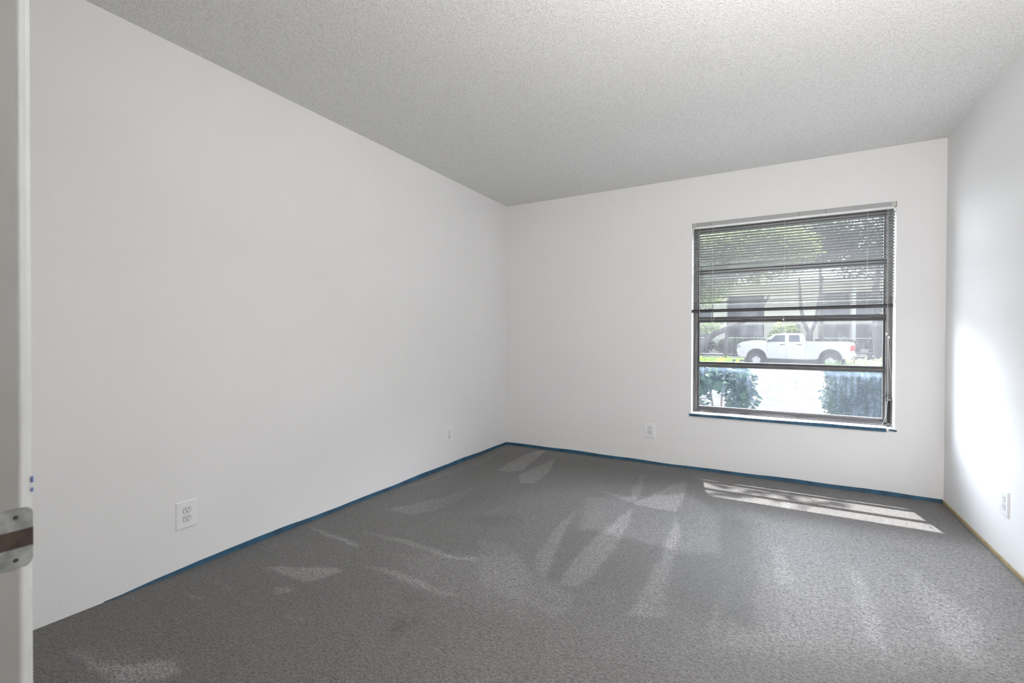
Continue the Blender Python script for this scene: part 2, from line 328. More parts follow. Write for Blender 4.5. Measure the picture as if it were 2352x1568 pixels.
# door frame with strike plate
door = tag(empty('door_1', (JX0, YF, 0)), kind='structure')
jp = []
def jamb_prof(x0, x1, s):   # (x,y) outline, rounded arris at room side
    pts = [(x1, YF-.12)]
    r = .0055
    for k in range(7):
        a = math.pi/2*k/6; pts.append((x1-s*r*(1-math.cos(a))*1.0, YF-r+r*math.sin(a)))
    pts += [(x0, YF), (x0, YF-.12)]
    return pts
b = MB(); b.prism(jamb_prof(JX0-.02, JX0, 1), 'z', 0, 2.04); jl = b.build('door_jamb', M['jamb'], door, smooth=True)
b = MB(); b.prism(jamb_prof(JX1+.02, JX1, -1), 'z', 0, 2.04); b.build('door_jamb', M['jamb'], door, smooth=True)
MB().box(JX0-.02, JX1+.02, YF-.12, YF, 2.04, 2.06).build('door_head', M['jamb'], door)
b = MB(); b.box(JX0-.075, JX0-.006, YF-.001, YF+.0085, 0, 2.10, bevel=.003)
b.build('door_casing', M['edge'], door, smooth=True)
# thin strip along the arris, its highlight put into the white colour
b = MB(); b.tube([(JX0-.0042, YF-.0010, 0), (JX0-.0042, YF-.0010, 2.04)], .0048, seg=16); b.build('arris_highlight', M['edge'], door, smooth=True)
# strike plate: outline in (y,z) on the face x=JX0
SZ = .897
def round_rect(y0, y1, z0, z1, r, corners=(1, 1, 1, 1), k=6):
    out = []
    for (cy, cz, a0, on) in ((y1-r, z1-r, 0, corners[0]), (y0+r, z1-r, 90, corners[1]), (y0+r, z0+r, 180, corners[2]), (y1-r, z0+r, 270, corners[3])):
        if on:
            for i in range(k+1):
                a = math.radians(a0+90*i/k); out.append((cy+r*math.cos(a), cz+r*math.sin(a)))
        else: out.append((cy+(r if a0 in (0, 270) else -r), cz+(r if a0 in (0, 90) else -r)))
    return out
y1 = YF+.0075; y0 = YF-.034
sp = MB()
sp.prism(round_rect(y0, y1-.001, SZ+.008, SZ+.030, .007, (1, 1, 0, 0)), 'x', JX0-.0008, JX0+.0012, bevel=.0003)
sp.prism(round_rect(y0, y1-.001, SZ-.030, SZ-.010, .007, (0, 0, 1, 1)), 'x', JX0-.0008, JX0+.0012, bevel=.0003)
sp.box(JX0-.0008, JX0+.0012, YF-.034, YF-.0195, SZ-.011, SZ+.009)
so = sp.build('strike_plate', M['strike'], door, smooth=True)
MB().box(JX0-.002, JX0+.0006, YF-.0205, YF+.0068, SZ-.0115, SZ+.0085).build('latch_hole', M['rust'], so)
for z in (SZ+.0215, SZ-.0215): 
    q = MB(); q.lathe([(0, .0024), (.0016, .0023), (.0023, .0012)], (JX0-.0004, YF-.006, z), 'x', 14); q.build('screw', M['rust'], so)
for z, l in ((.952, .0032), (.9415, .0022)): MB().box(JX0-.0075, JX0-.0058, YF+.0072, YF+.0089, z-l, z+l, bevel=.0004).build('paint_fleck', M['ink'], door)

# ================================================================ baseboard tape and strip
def tape_strip(name, p0, p1, normal, h0, h1, thick, seed, label):
    rnd = random.Random(seed); p0, p1, nn = Vector(p0), Vector(p1), Vector(normal); L = (p1-p0).length; k = max(8, int(L/.06)); bm = bmesh.new(); rows = []
    ph = [rnd.uniform(0, 6) for _ in range(4)]
    for i in range(k+1):
        t = i/k; p = p0.lerp(p1, t); s = t*L
        top = h1*(min(1, -.02+s/.55) if seed == 1 else 1)+.0035*math.sin(s*3.1+ph[0])+.0018*math.sin(s*11+ph[1])+rnd.uniform(-.0009, .0009); top = max(top, .003)
        off = thick*(1.1+.35*math.sin(s*5+ph[2])+.2*math.sin(s*17+ph[3]))
        rows.append([bm.verts.new(p+nn*.0003+Vector((0, 0, h0))), bm.verts.new(p+nn*(off+.003)+Vector((0, 0, h0))), bm.verts.new(p+nn*off+Vector((0, 0, (h0+top)/2))), bm.verts.new(p+nn*off*.8+Vector((0, 0, top))), bm.verts.new(p+nn*.0003+Vector((0, 0, top)))])
    for a, c in zip(rows, rows[1:]):
        for j in range(5): bm.faces.new((a[j], a[(j+1) % 5], c[(j+1) % 5], c[j]))
    bm.faces.new(rows[0]); bm.faces.new(rows[-1][::-1])
    bmesh.ops.recalc_face_normals(bm, faces=bm.faces)
    me = bpy.data.meshes.new(name); bm.to_mesh(me); bm.free(); return tag(link(name, me, M['tape'], smooth=True), label, 'tape')
tape_strip('masking_tape', (0, -3.3, 0), (0, -.003, 0), (1, 0, 0), .001, .027, .0025, 1, 'long blue masking tape along the foot of the left wall above the carpet')
tape_strip('masking_tape', (.004, 0, 0), (W-.004, 0, 0), (0, -1, 0), .001, .026, .0025, 2, 'long blue masking tape along the foot of the window wall')
tape_strip('masking_tape', (WX0-.012, -.012, 0), (3.085, -.012, 0), (0, -1, 0), WZ0-.024, WZ0-.001, .001, 5, 'short blue masking tape along the front edge of the window sill')
# darker scrap of tape at the right end of the sill
tag(MB().box(3.095, 3.142, -.0145, -.012, WZ0-.016, WZ0-.004, rot=(0, .12, 0)).build('tape_scrap', M['tape']), 'small dark scrap of tape at the right end of the window sill', 'tape')
tag(MB().box(W-.010, W-.0003, YF+.01, -.012, .001, .020, bevel=.002).build('baseboard_right', M['tack']), kind='structure')

# ================================================================ window
win = tag(empty('window_1', ((WX0+WX1)/2, .15, WZ0)), kind='structure')
def haze_glass(name, base, streak, tint=(.95, .97, 1.0), seed=0, hz_c=(.70, .79, .95)):
    mt, n, out = new_mat(name)
    tr = N(n, 'ShaderNodeBsdfTransparent'); tr.inputs[0].default_value = rgb(*tint)
    gl = N(n, 'ShaderNodeBsdfGlossy'); gl.inputs['Roughness'].default_value = .35; gl.inputs[0].default_value = rgb(.9, .9, .9)
    m1 = N(n, 'ShaderNodeMixShader'); m1.inputs[0].default_value = .03; n.links.new(tr.outputs[0], m1.inputs[1]); n.links.new(gl.outputs[0], m1.inputs[2])
    tl = N(n, 'ShaderNodeBsdfTranslucent'); tl.inputs[0].default_value = rgb(*hz_c)
    df = N(n, 'ShaderNodeBsdfDiffuse'); df.inputs[0].default_value = rgb(.72, .77, .85)
    m2 = N(n, 'ShaderNodeMixShader'); m2.inputs[0].default_value = .4; n.links.new(tl.outputs[0], m2.inputs[1]); n.links.new(df.outputs[0], m2.inputs[2])
    co = coords(n, (1, 1, 1))
    mp = N(n, 'ShaderNodeMapping'); mp.inputs['Scale'].default_value = (34, 1, 4.5); mp.inputs['Location'].default_value = (seed, 0, seed); n.links.new(co, mp.inputs[0])
    t = N(n, 'ShaderNodeTexNoise'); t.inputs['Scale'].default_value = 1; t.inputs['Detail'].default_value = 6; t.inputs['Roughness'].default_value = .7; n.links.new(mp.outputs[0], t.inputs['Vector'])
    t2 = N(n, 'ShaderNodeTexNoise'); t2.inputs['Scale'].default_value = 5; t2.inputs['Detail'].default_value = 5; n.links.new(co, t2.inputs['Vector'])
    t3 = N(n, 'ShaderNodeTexNoise'); t3.inputs['Scale'].default_value = 160; t3.inputs['Detail'].default_value = 2; n.links.new(co, t3.inputs['Vector'])
    a = N(n, 'ShaderNodeMath', operation='MULTIPLY'); n.links.new(ramp(n, t.outputs[0], [(.42, rgb(0, 0, 0)), (.68, rgb(1, 1, 1))]), a.inputs[0]); n.links.new(ramp(n, t2.outputs[0], [(.38, rgb(.15, .15, .15)), (.6, rgb(1, 1, 1))]), a.inputs[1])
    # dirt is thickest in the water marks near the top of the pane (generated z)
    tc = N(n, 'ShaderNodeTexCoord'); sx = N(n, 'ShaderNodeSeparateXYZ'); n.links.new(tc.outputs['Generated'], sx.inputs[0])
    hz = ramp(n, sx.outputs[2], [(0, rgb(.25, .25, .25)), (.5, rgb(.45, .45, .45)), (.97, rgb(1, 1, 1))])
    b2 = N(n, 'ShaderNodeMath', operation='MULTIPLY'); n.links.new(a.outputs[0], b2.inputs[0]); n.links.new(hz, b2.inputs[1])
    c = N(n, 'ShaderNodeMath', operation='MULTIPLY_ADD'); n.links.new(b2.outputs[0], c.inputs[0]); c.inputs[1].default_value = streak; c.inputs[2].default_value = base
    sp_ = N(n, 'ShaderNodeMath', operation='MULTIPLY_ADD'); n.links.new(ramp(n, t3.outputs[0], [(.55, rgb(0, 0, 0)), (.75, rgb(1, 1, 1))]), sp_.inputs[0]); sp_.inputs[1].default_value = streak*.4; n.links.new(c.outputs[0], sp_.inputs[2])
    top = N(n, 'ShaderNodeMath', operation='MULTIPLY_ADD'); n.links.new(ramp(n, sx.outputs[2], [(.86, rgb(0, 0, 0)), (.97, rgb(1, 1, 1))]), top.inputs[0]); top.inputs[1].default_value = streak*.8; n.links.new(sp_.outputs[0], top.inputs[2])
    m3 = N(n, 'ShaderNodeMixShader'); n.links.new(top.outputs[0], m3.inputs[0]); n.links.new(m1.outputs[0], m3.inputs[1]); n.links.new(m2.outputs[0], m3.inputs[2])
    n.links.new(m3.outputs[0], out.inputs[0]); return mt
M['glass'] = haze_glass('dusty_glass', .027, .035, hz_c=(.80, .83, .93))
M['glass_dirty'] = haze_glass('water_stained_glass', .014, .09, tint=(.94, .965, 1.0), seed=3.7, hz_c=(.55, .70, 1.0))
# outer frame
b = MB()
fy0, fy1 = .112, .185
b.box(WX0, 1.823, fy0, fy1, WZ0, WZ1); b.box(3.098, WX1, fy0, fy1, WZ0, WZ1); b.box(1.823, 3.098, fy0, fy1, WZ1-.03, WZ1); 
b.box(1.799, 1.806, fy0-.006, fy0, WZ0+.002, WZ1); b.box(3.122, 3.129, fy0-.006, fy0, WZ0+.002, WZ1)
b.build('window_frame', M['alu'], win)
b = MB(); b.box(1.823, 3.098, fy0+.01, fy1, WZ0, WZ0+.022); b.box(1.823, 3.098, fy0-.002, fy0+.010, WZ0, WZ0+.011); b.build('frame_sill', M['alu_sash'], win)
MB().box(WX0-.012, WX1+.008, -.012, fy0, WZ0-.018, WZ0, bevel=.002).build('window_sill', M['reveal'], win)
MB().box(1.796, 3.13, fy1-.001, .24, WZ0-.03, WZ0+.004).build('outer_sill', M['alu'], win)
zb = [.496, .876, 1.257, 1.659, 2.022]
for i in range(4):
    a, c = zb[i]+.001, zb[i+1]-.001; y0, y1 = .140, .168
    b = MB()
    rb, rt = (.022 if i == 0 else .021), .021
    if i == 2: rt = .018
    b.box(1.826, 3.095, y0, y1, a, a+rb); b.box(1.826, 3.095, y0, y1, c-rt, c)
    b.box(1.826, 1.836, y0, y1, a+rb, c-rt); b.box(3.086, 3.095, y0, y1, a+rb, c-rt)
    b.box(1.830, 3.091, y0-.004, y0, a+.003, a+.008); b.box(1.830, 3.091, y0-.005, y0, c-.010, c-.004)
    sa = b.build('window_sash', M['alu_sash' if i in (0, 2) else 'alu_dark'], win)
    MB().box(1.836, 3.086, .156, .160, a+rb, c-rt).build('pane', M['glass_dirty' if i == 0 else 'glass'], sa)
# vent hardware
b = MB(); b.box(3.0985, 3.104, .085, .111, .49, .665); b.box(3.124, 3.130, .085, .111, .49, .66); b.box(3.0985, 3.130, .085, .111, .478, .497); b.box(3.0985, 3.130, .085, .111, .655, .672)
op = b.build('window_operator', M['alu'], win)
MB().box(3.104, 3.124, .100, .1115, .497, .655).build('operator_slot', M['slot'], op)
MB().box(3.085, 3.126, .098, .111, .690, .698, bevel=.001).build('link_arm', M['alu_dark'], win)
b = MB(); b.box(1.803, 1.818, .100, .112, .640, .672, bevel=.002); b.lathe([(0, -.006), (.004, -.005), (.005, 0)], (1.810, .100, .660), 'y', 12)
b.build('sash_clip', M['alu'], win)
# ================================================================ blind
bl = tag(empty('window_blind', ((WX0+WX1)/2, .02, WZ1)), 'white metal mini blind hanging half lowered in the window opening', 'blind')
bx0, bx1 = WX0+.004, WX1-.003
b = MB(); b.prism([(.003, 2.024), (.003, 2.0545), (.034, 2.0545), (.034, 2.024), (.031, 2.024), (.031, 2.051), (.006, 2.051), (.006, 2.024)], 'x', bx0+.012, bx1-.012)
hr = b.build('headrail', M['headrail'], bl)
for x in (bx0, bx1-.03): MB().box(x, x+.03, -.001, .037, 2.021, 2.0553).build('end_bracket', M['bracket'], bl)
for x in (1.935, 2.552, 2.72): MB().box(x, x+.003, -.0005, .003, 2.022, 2.0553).build('rail_clip', M['slat'], hr)
def slat(z, xl=bx0+.004, xr=bx1-.003, tilt=.0, dzl=0, dzr=0, yc=.0185, seed=0):
    rnd = random.Random(seed); bm = bmesh.new(); nseg = 14; npr = 7; top = []; bot = []
    for i in range(nseg+1):
        t = i/nseg; x = xl+(xr-xl)*t; dz = dzl*(1-t)**1.6+dzr*t**1.6+rnd.uniform(-.0003, .0003)
        ra, rb_ = [], []
        for j in range(npr):
            u = (j/(npr-1)-.5)*2; y = u*.0125; cz = .0022*(1-u*u)
            yy = y*math.cos(tilt)-cz*math.sin(tilt); zz = y*math.sin(tilt)+cz*math.cos(tilt)
            ra.append(bm.verts.new((x, yc+yy, z+dz+zz))); rb_.append(bm.verts.new((x, yc+yy, z+dz+zz-.0005)))
        top.append(ra); bot.append(rb_)
    for i in range(nseg):
        for j in range(npr-1):
            bm.faces.new((top[i][j], top[i+1][j], top[i+1][j+1], top[i][j+1])); bm.faces.new((bot[i][j], bot[i][j+1], bot[i+1][j+1], bot[i+1][j]))
        for j in (0, npr-1): bm.faces.new((top[i][j], bot[i][j], bot[i+1][j], top[i+1][j]))
    for i in (0, nseg):
        for j in range(npr-1): bm.faces.new((top[i][j], top[i][j+1], bot[i][j+1], bot[i][j]))
    bmesh.ops.recalc_face_normals(bm, faces=bm.faces)
    me = bpy.data.meshes.new('slat'); bm.to_mesh(me); bm.free(); return link('slat', me, M['slat'], bl, smooth=True)
MB().box(bx0+.010, bx1-.010, .0015, .033, 2.0125, 2.0235, bevel=.002).build('rail_bright_line', M['bright_line'], hr)  # added strip; bright line under the headrail put into its white colour
pitch = .0213; z = 1.986; k = 0
while z > 1.385:
    dl = 0; dr = 0
    if 1.69 < z < 1.7115: dl = -.020
    if 1.4 < z < 1.4215: dl = -.019
    slat(z, tilt=-.40+.18*k/30+.02*math.sin(k*1.7), dzl=dl, dzr=dr, seed=k); z -= pitch; k += 1
zs = z
for j in range(4): slat(zs+.006-j*.0075, tilt=0, dzl=-.003*j, dzr=.001*j, seed=50+j)
b = MB(); b.prism([(.004, 1.301), (.002, 1.318), (.008, 1.326), (.029, 1.326), (.035, 1.318), (.033, 1.301)], 'x', bx0+.004, bx1-.003, bevel=.0015)
br = b.build('bottom_rail', M['alu_dark'], bl, smooth=True)
br.rotation_euler = (0, -.006, 0)
for x in (1.954, 2.462, 2.973):
    b = MB()
    b.tube([(x, .0042, 2.024), (x, .0042, 1.315)], .0006, 5); b.tube([(x, .033, 2.024), (x, .033, 1.315)], .0006, 5)
    b.tube([(x+.006, .003, 1.315), (x+.006, .0005, 1.298), (x-.004, .0005, 1.290), (x-.008, .002, 1.302), (x+.002, .001, 1.32)], .0009, 5)
    b.build('ladder_cord', M['cord'], bl)
b = MB(); b.tube([(1.950, .0005, 1.300), (1.944, 0, 1.265), (1.948, 0, 1.235), (1.960, 0, 1.232), (1.966, .0, 1.262), (1.958, 0, 1.300)], .0009, 5); b.tube([(1.948, 0, 1.235), (1.944, 0, 1.205), (1.942, 0, 1.185)], .0008, 5); b.tube([(1.960, 0, 1.232), (1.970, 0, 1.20), (1.972, 0, 1.185)], .0008, 5)
b.build('frayed_cord', M['cord'], bl)
b = MB(); b.tube([(2.462, 0, 1.300), (2.459, 0, 1.26), (2.462, 0, 1.245), (2.458, 0, 1.225), (2.453, 0, 1.21)], .0009, 5); b.lathe([(0, .006), (.003, .004), (.004, 0), (.002, -.004)], (2.455, 0, 1.243), 'z', 8)
b.build('cord_knot', M['cord'], bl)
MB().tube([(1.853, -.001, 2.03), (1.853, -.001, 1.60), (1.855, -.001, 1.28)], .0010, 6).build('tilt_cord', M['cord'], bl)
b = MB()
b.tube([(3.084, -.002, 2.03), (3.086, -.003, 1.6), (3.089, -.004, 1.14)], .0010, 6)
b.tube([(3.089, -.004, 1.12), (3.089, -.004, 1.0), (3.091, -.004, .85), (3.094, -.005, .74), (3.090, -.006, .66), (3.085, -.010, .58), (3.070, -.014, .52), (3.051, -.020, .479)], .0012, 6)
b.tube([(3.092, -.004, 1.11), (3.097, -.004, .98), (3.110, -.004, .84), (3.122, -.004, .76), (3.124, -.004, .66), (3.124, -.005, .56), (3.115, -.012, .50), (3.092, -.020, .455)], .0012, 6)
lc = b.build('lift_cord', M['cord'], bl)
for x, zz in ((3.083, 1.132), (3.096, 1.108)):
    b = MB(); b.lathe([(0, .008), (.004, .006), (.0058, 0), (.004, -.006), (0, -.008)], (x, -.005, zz), 'z', 12); b.build('tassel', M['tassel'], lc, smooth=True)

# ================================================================ wall outlets
def outlet(loc, rz, label):
    root = tag(empty('wall_outlet', (0, 0, 0)), label, 'outlet', 'duplex outlets low on the walls')
    # local frame: plate in xz plane, facing -y
    pw, ph, t = .046, .064, .0062
    bm = bmesh.new(); rows = [(pw, ph, 0), (pw, ph, -.0018), (pw-.0045, ph-.0045, -t), ]
    rr = []
    for a, c, yy in rows:
        rr.append([bm.verts.new((sx*a, yy-.0002, sz*c)) for sx, sz in ((-1, -1), (1, -1), (1, 1), (-1, 1))])
    for a, c in zip(rr, rr[1:]):
        for j in range(4): bm.faces.new((a[j], a[(j+1) % 4], c[(j+1) % 4], c[j]))
    bm.faces.new(rr[-1]); bm.faces.new(rr[0][::-1]); bmesh.ops.recalc_face_normals(bm, faces=bm.faces)
    me = bpy.data.meshes.new('wall_plate'); bm.to_mesh(me); bm.free(); link('wall_plate', me, M['plate'], root)
    for zc in (.0195, -.0195):
        prof = []
        for k in range(9): a = math.radians(-52+104*k/8); prof.append((.0172*math.cos(a), .0172*math.sin(a)))
        for k in range(9): a = math.radians(128+104*k/8); prof.append((.0172*math.cos(a), .0172*math.sin(a)))
        g = MB(); g.prism([(x*1.07, z*1.07+zc) for x, z in prof], 'y', -t-.0004, -t+.001); gap = g.build('socket_gap', M['slot'], root)
        s_ = MB(); s_.prism([(x, z+zc) for x, z in prof], 'y', -t-.0016, -t+.001, bevel=.0004); so_ = s_.build('socket', M['socket'], root)
        q = MB(); q.box(-.0075, -.0053, -t-.0019, -t, zc+.0012, zc+.0092); q.box(.0053, .0073, -t-.0019, -t, zc+.002, zc+.0088)
        q.prism([(.0028*math.cos(a), zc-.0072+(.0028 if math.sin(a) > 0 else .0022)*math.sin(a)) for a in [2*math.pi*i/12 for i in range(12)]], 'y', -t-.0019, -t)
        q.build('slot', M['slot'], so_)
    q = MB(); q.lathe([(0, -t-.0013), (.0022, -t-.001), (.003, -t)], (0, 0, 0), 'y', 14); q.build('screw', M['plate'], root)
    root.location = loc; root.rotation_euler = (0, 0, rz); return root
outlet((0, -2.989, .2645), math.radians(90), 'white duplex outlet on the left wall nearest the door frame')
outlet((0, -.967, .273), math.radians(90), 'white duplex outlet on the left wall close to the far corner')
outlet((1.4525, 0, .2915), 0, 'white duplex outlet on the window wall to the left of the window')
outlet((W, -.957, .2955), math.radians(-90), 'white duplex outlet on the right wall at the photo edge')
# ================================================================ outdoors
M['concrete'] = simple('sunlit_concrete', (.098, .094, .088), (.072, .069, .065), rough=.9, spec=0, nscale=2.5, bump=.003, bscale=40)
M['asphalt'] = simple('pale_asphalt', (.12, .118, .115), (.10, .098, .096), rough=.9, nscale=3, bump=.004, bscale=50, spec=.1)
M['grass'] = simple('lawn_grass', (.05, .085, .02), (.07, .10, .03), rough=.9, nscale=6, bump=.03, bscale=30, spec=.1)
M['grass_blade'] = simple('grass_blades', (.30, .42, .10), (.18, .32, .08), rough=.6, nscale=3, trans=.4)
M['bark'] = simple('tree_bark', (.14, .12, .10), (.085, .073, .062), rough=.95, nscale=10, bump=.02, bscale=25, stretch=(1, 1, .3))
M['leaf_dark'] = simple('dark_glossy_leaf', (.02, .05, .022), (.035, .075, .025), rough=.6, spec=.2, nscale=9, trans=.12)
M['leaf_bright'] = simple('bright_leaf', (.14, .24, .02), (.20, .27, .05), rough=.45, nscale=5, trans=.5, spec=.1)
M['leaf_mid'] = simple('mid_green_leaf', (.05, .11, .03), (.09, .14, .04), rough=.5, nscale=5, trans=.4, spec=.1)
M['leaf_hedge'] = simple('hedge_leaf', (.025, .05, .025), (.05, .08, .03), rough=.7, spec=.15, nscale=12, trans=.12)
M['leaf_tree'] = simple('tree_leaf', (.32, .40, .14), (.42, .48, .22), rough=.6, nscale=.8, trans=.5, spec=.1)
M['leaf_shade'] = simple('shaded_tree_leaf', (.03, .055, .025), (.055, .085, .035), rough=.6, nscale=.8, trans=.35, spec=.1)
M['stem'] = simple('shrub_stem', (.16, .12, .09), rough=.8)
M['stucco'] = simple('beige_stucco', (.88, .82, .70), (.84, .78, .66), rough=.9, nscale=1, bump=.004, bscale=30)
M['fascia'] = simple('white_fascia', (.90, .88, .82), rough=.7)
M['roof'] = simple('grey_shingle', (.22, .21, .20), (.16, .155, .15), rough=.9, nscale=6, spec=.1)
M['shade_glass'] = simple('dark_window_glass', (.05, .06, .075), (.10, .11, .12), rough=.15, nscale=1.2)
M['porch'] = simple('dark_patio_recess', (.10, .10, .105), (.15, .15, .15), rough=.8, nscale=2)
M['fence'] = simple('grey_chainlink', (.22, .22, .22), (.28, .28, .28), rough=.5, metal=.5)
M['paint'] = simple('white_car_paint', (.66, .65, .63), (.65, .64, .62), rough=.18, nscale=2, spec=.6)
M['carglass'] = simple('tinted_car_glass', (.03, .045, .06), rough=.05, nscale=2, spec=.9)
M['rubber'] = simple('tyre_rubber', (.045, .045, .048), rough=.85)
M['well'] = simple('dark_wheel_well', (.02, .02, .022), rough=.9)
M['rim'] = simple('silver_rim', (.62, .62, .62), rough=.3, metal=.7)
M['taillight'] = simple('red_tail_light', (.65, .04, .05), rough=.2)
M['trimblack'] = simple('black_trim', (.04, .04, .042), rough=.5)
M['seam'] = simple('grey_panel_gap', (.22, .22, .22), rough=.7)
M['hlamp'] = simple('grey_headlamp', (.35, .37, .40), rough=.15)
M['chrome'] = simple('chrome', (.75, .75, .76), rough=.15, metal=.9)

GZ = -.12; RZ = -.60
tag(MB().box(-14, .9, .2, 19.5, -.5, GZ-.01).build('lawn', M['grass']), kind='structure')
M['bounce_slab'] = simple('white_bounce_concrete', (.62, .61, .59), (.55, .54, .52), rough=.9, nscale=2)
M['bounce_apron'] = simple('pale_bounce_bed', (.24, .235, .225), (.19, .185, .175), rough=.95, spec=0, nscale=20)
tag(MB().box(-14, 12, .25, 4.5, GZ-.05, GZ+.012).build('bounce_bed', M['bounce_apron']), kind='structure')  # added pale ground, unseen, bouncing light up to the ceiling
tag(MB().box(-14, -1.4, 1.2, 14, GZ-.05, GZ+.02).build('bounce_slab', M['bounce_slab']), kind='structure')  # added white reflector out of view, throwing light onto the right wall
tag(MB().box(.9, 4.6, .2, 19.5, -.5, GZ).build('walkway', M['concrete']), kind='structure')
tag(MB().box(4.6, 18, .2, 19.5, -.5, GZ-.012).build('lawn_strip', M['grass']), kind='structure')
b = MB(); b.prism([(19.5, GZ), (19.9, GZ), (20.4, GZ-.10), (22.6, RZ+.02), (22.6, RZ-.3), (19.5, RZ-.3)], 'x', -14, 18); tag(b.build('kerb_slope', M['concrete']), kind='structure')
tag(MB().box(.9, 4.6, 19.1, 19.6, -.3, .005, bevel=.04).build('kerb', M['concrete']), kind='structure')
tag(MB().box(-40, 45, 22.6, 34, RZ-.3, RZ).build('street', M['concrete']), kind='structure')
tag(MB().box(-40, 45, 34, 38, RZ-.3, RZ+.12).build('verge', M['grass']), kind='structure')
tag(MB().box(-40, 45, 38, 39.3, RZ-.3, RZ+.16).build('pavement', M['concrete']), kind='structure')
tag(MB().box(-60, 65, 39.3, 110, RZ-.3, RZ+.10).build('yard', M['asphalt']), kind='structure')

def quads(name, pos, size, mat, parent=None, seed=0, aspect=2.0, up=.3, jit=.35, mats=None):
    """leaf mesh: each leaf a folded 4-gon pair"""
    rng = np.random.default_rng(seed); n = len(pos); pos = np.asarray(pos, float)
    a = rng.normal(size=(n, 3)); a[:, 2] = a[:, 2]*up-.15; a /= np.linalg.norm(a, axis=1)[:, None]
    c = rng.normal(size=(n, 3)); c[:, 2] += .9; c -= (c*a).sum(1)[:, None]*a; c /= np.linalg.norm(c, axis=1)[:, None]
    s = np.cross(a, c); L = size*(1+jit*rng.uniform(-1, 1, n))[:, None]; Wd = L/aspect
    v0 = pos; v1 = pos+a*L*.5+s*Wd*.5-c*Wd*.12; v2 = pos+a*L-c*L*.10; v3 = pos+a*L*.5-s*Wd*.5-c*Wd*.12; vm = pos+a*L*.5+c*Wd*.05
    V = np.stack([v0, v1, v2, v3, vm], 1).reshape(-1, 3); i = np.arange(n)*5
    Fc = np.concatenate([np.stack([i, i+1, i+4], 1), np.stack([i+1, i+2, i+4], 1), np.stack([i+2, i+3, i+4], 1), np.stack([i+3, i, i+4], 1)])
    me = bpy.data.meshes.new(name); me.from_pydata(V.tolist(), [], Fc.tolist()); return link(name, me, mat, parent)
def blob_pts(rng, cen, rad, n, shell=.5):
    d = rng.normal(size=(n, 3)); d /= np.linalg.norm(d, axis=1)[:, None]
    r = (shell+(1-shell)*rng.uniform(0, 1, n))[:, None]; return np.array(cen)+d*r*np.array(rad)

# ---- left shrub, large leaves, close to the window
rng = np.random.default_rng(11)
sh = tag(empty('shrub', (1.75, 2.3, GZ)), 'large-leaved green shrub with bare stems just outside the left half of the window', 'shrub')
stems = []
for k, (x, y, tx, ty, tz) in enumerate([(1.72, 2.3, 1.45, 2.2, .62), (1.76, 2.32, 1.62, 2.4, .72), (1.80, 2.28, 1.86, 2.2, .78), (1.84, 2.34, 2.12, 2.4, .70), (1.78, 2.36, 1.95, 2.5, .55), (1.70, 2.26, 1.30, 2.4, .50), (2.05, 2.3, 2.12, 2.25, .45)]):
    mdx = (x+tx)/2+.03*math.sin(k*3); b = MB(); b.tube([(x, y, GZ), (mdx, (y+ty)/2, (tz+GZ)/2), (tx, ty, tz)], [.016, .012, .006], 7); b.build('stem', M['stem'], sh, smooth=True)
P = np.concatenate([blob_pts(rng, (1.50, 2.3, .58), (.36, .35, .22), 760, .25), blob_pts(rng, (1.85, 2.3, .62), (.36, .35, .19), 760, .25), blob_pts(rng, (2.05, 2.32, .38), (.21, .25, .26), 300, .25), blob_pts(rng, (1.45, 2.35, .30), (.25, .3, .22), 110, .3)])
quads('foliage', P, .088, M['leaf_dark'], sh, 1, 1.6)
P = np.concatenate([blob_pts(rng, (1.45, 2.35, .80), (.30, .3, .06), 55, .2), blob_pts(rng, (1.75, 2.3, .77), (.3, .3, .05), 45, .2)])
tag(quads('sunlit_tint_leaves', P, .115, M['leaf_bright'], sh, 2, 1.9, up=.5), 'bright yellow-green top leaves with sunlight in their colour')
# ---- right hedge, fine leaves
hg = tag(empty('hedge', (3.4, 2.6, GZ)), 'dense fine-leaved clipped hedge outside the right half of the window', 'hedge')
rng = np.random.default_rng(12)
n = 30000; X_ = rng.uniform(2.97, 4.6, n); Y_ = rng.uniform(2.45, 3.3, n); Zt = .70+.03*np.sin(X_*7)+.03*np.sin(Y_*9+X_*3); Z_ = GZ+.02+rng.uniform(0, 1, n)**.6*(Zt-GZ)
X_ += .05*np.sin(Z_*14)+rng.normal(0, .03, n)
keep = (X_ > 2.93)
quads('foliage', np.stack([X_, Y_, Z_], 1)[keep], .042, M['leaf_hedge'], hg, 3, 1.7, up=.6)
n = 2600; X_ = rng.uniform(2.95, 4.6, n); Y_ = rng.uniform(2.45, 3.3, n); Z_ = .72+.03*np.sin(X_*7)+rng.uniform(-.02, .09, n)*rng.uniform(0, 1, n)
tag(quads('sunlit_tint_leaves', np.stack([X_, Y_, Z_], 1), .036, M['leaf_mid'], hg, 4, 1.7, up=1.0), 'light green top leaves with sunlight in their colour')
b = MB()
for x in np.arange(3.0, 4.6, .18): b.tube([(x, 2.9, GZ), (x+.03, 2.85, .3), (x-.02, 2.9, .6)], [.014, .01, .005], 6)
b.build('stems', M['stem'], hg)
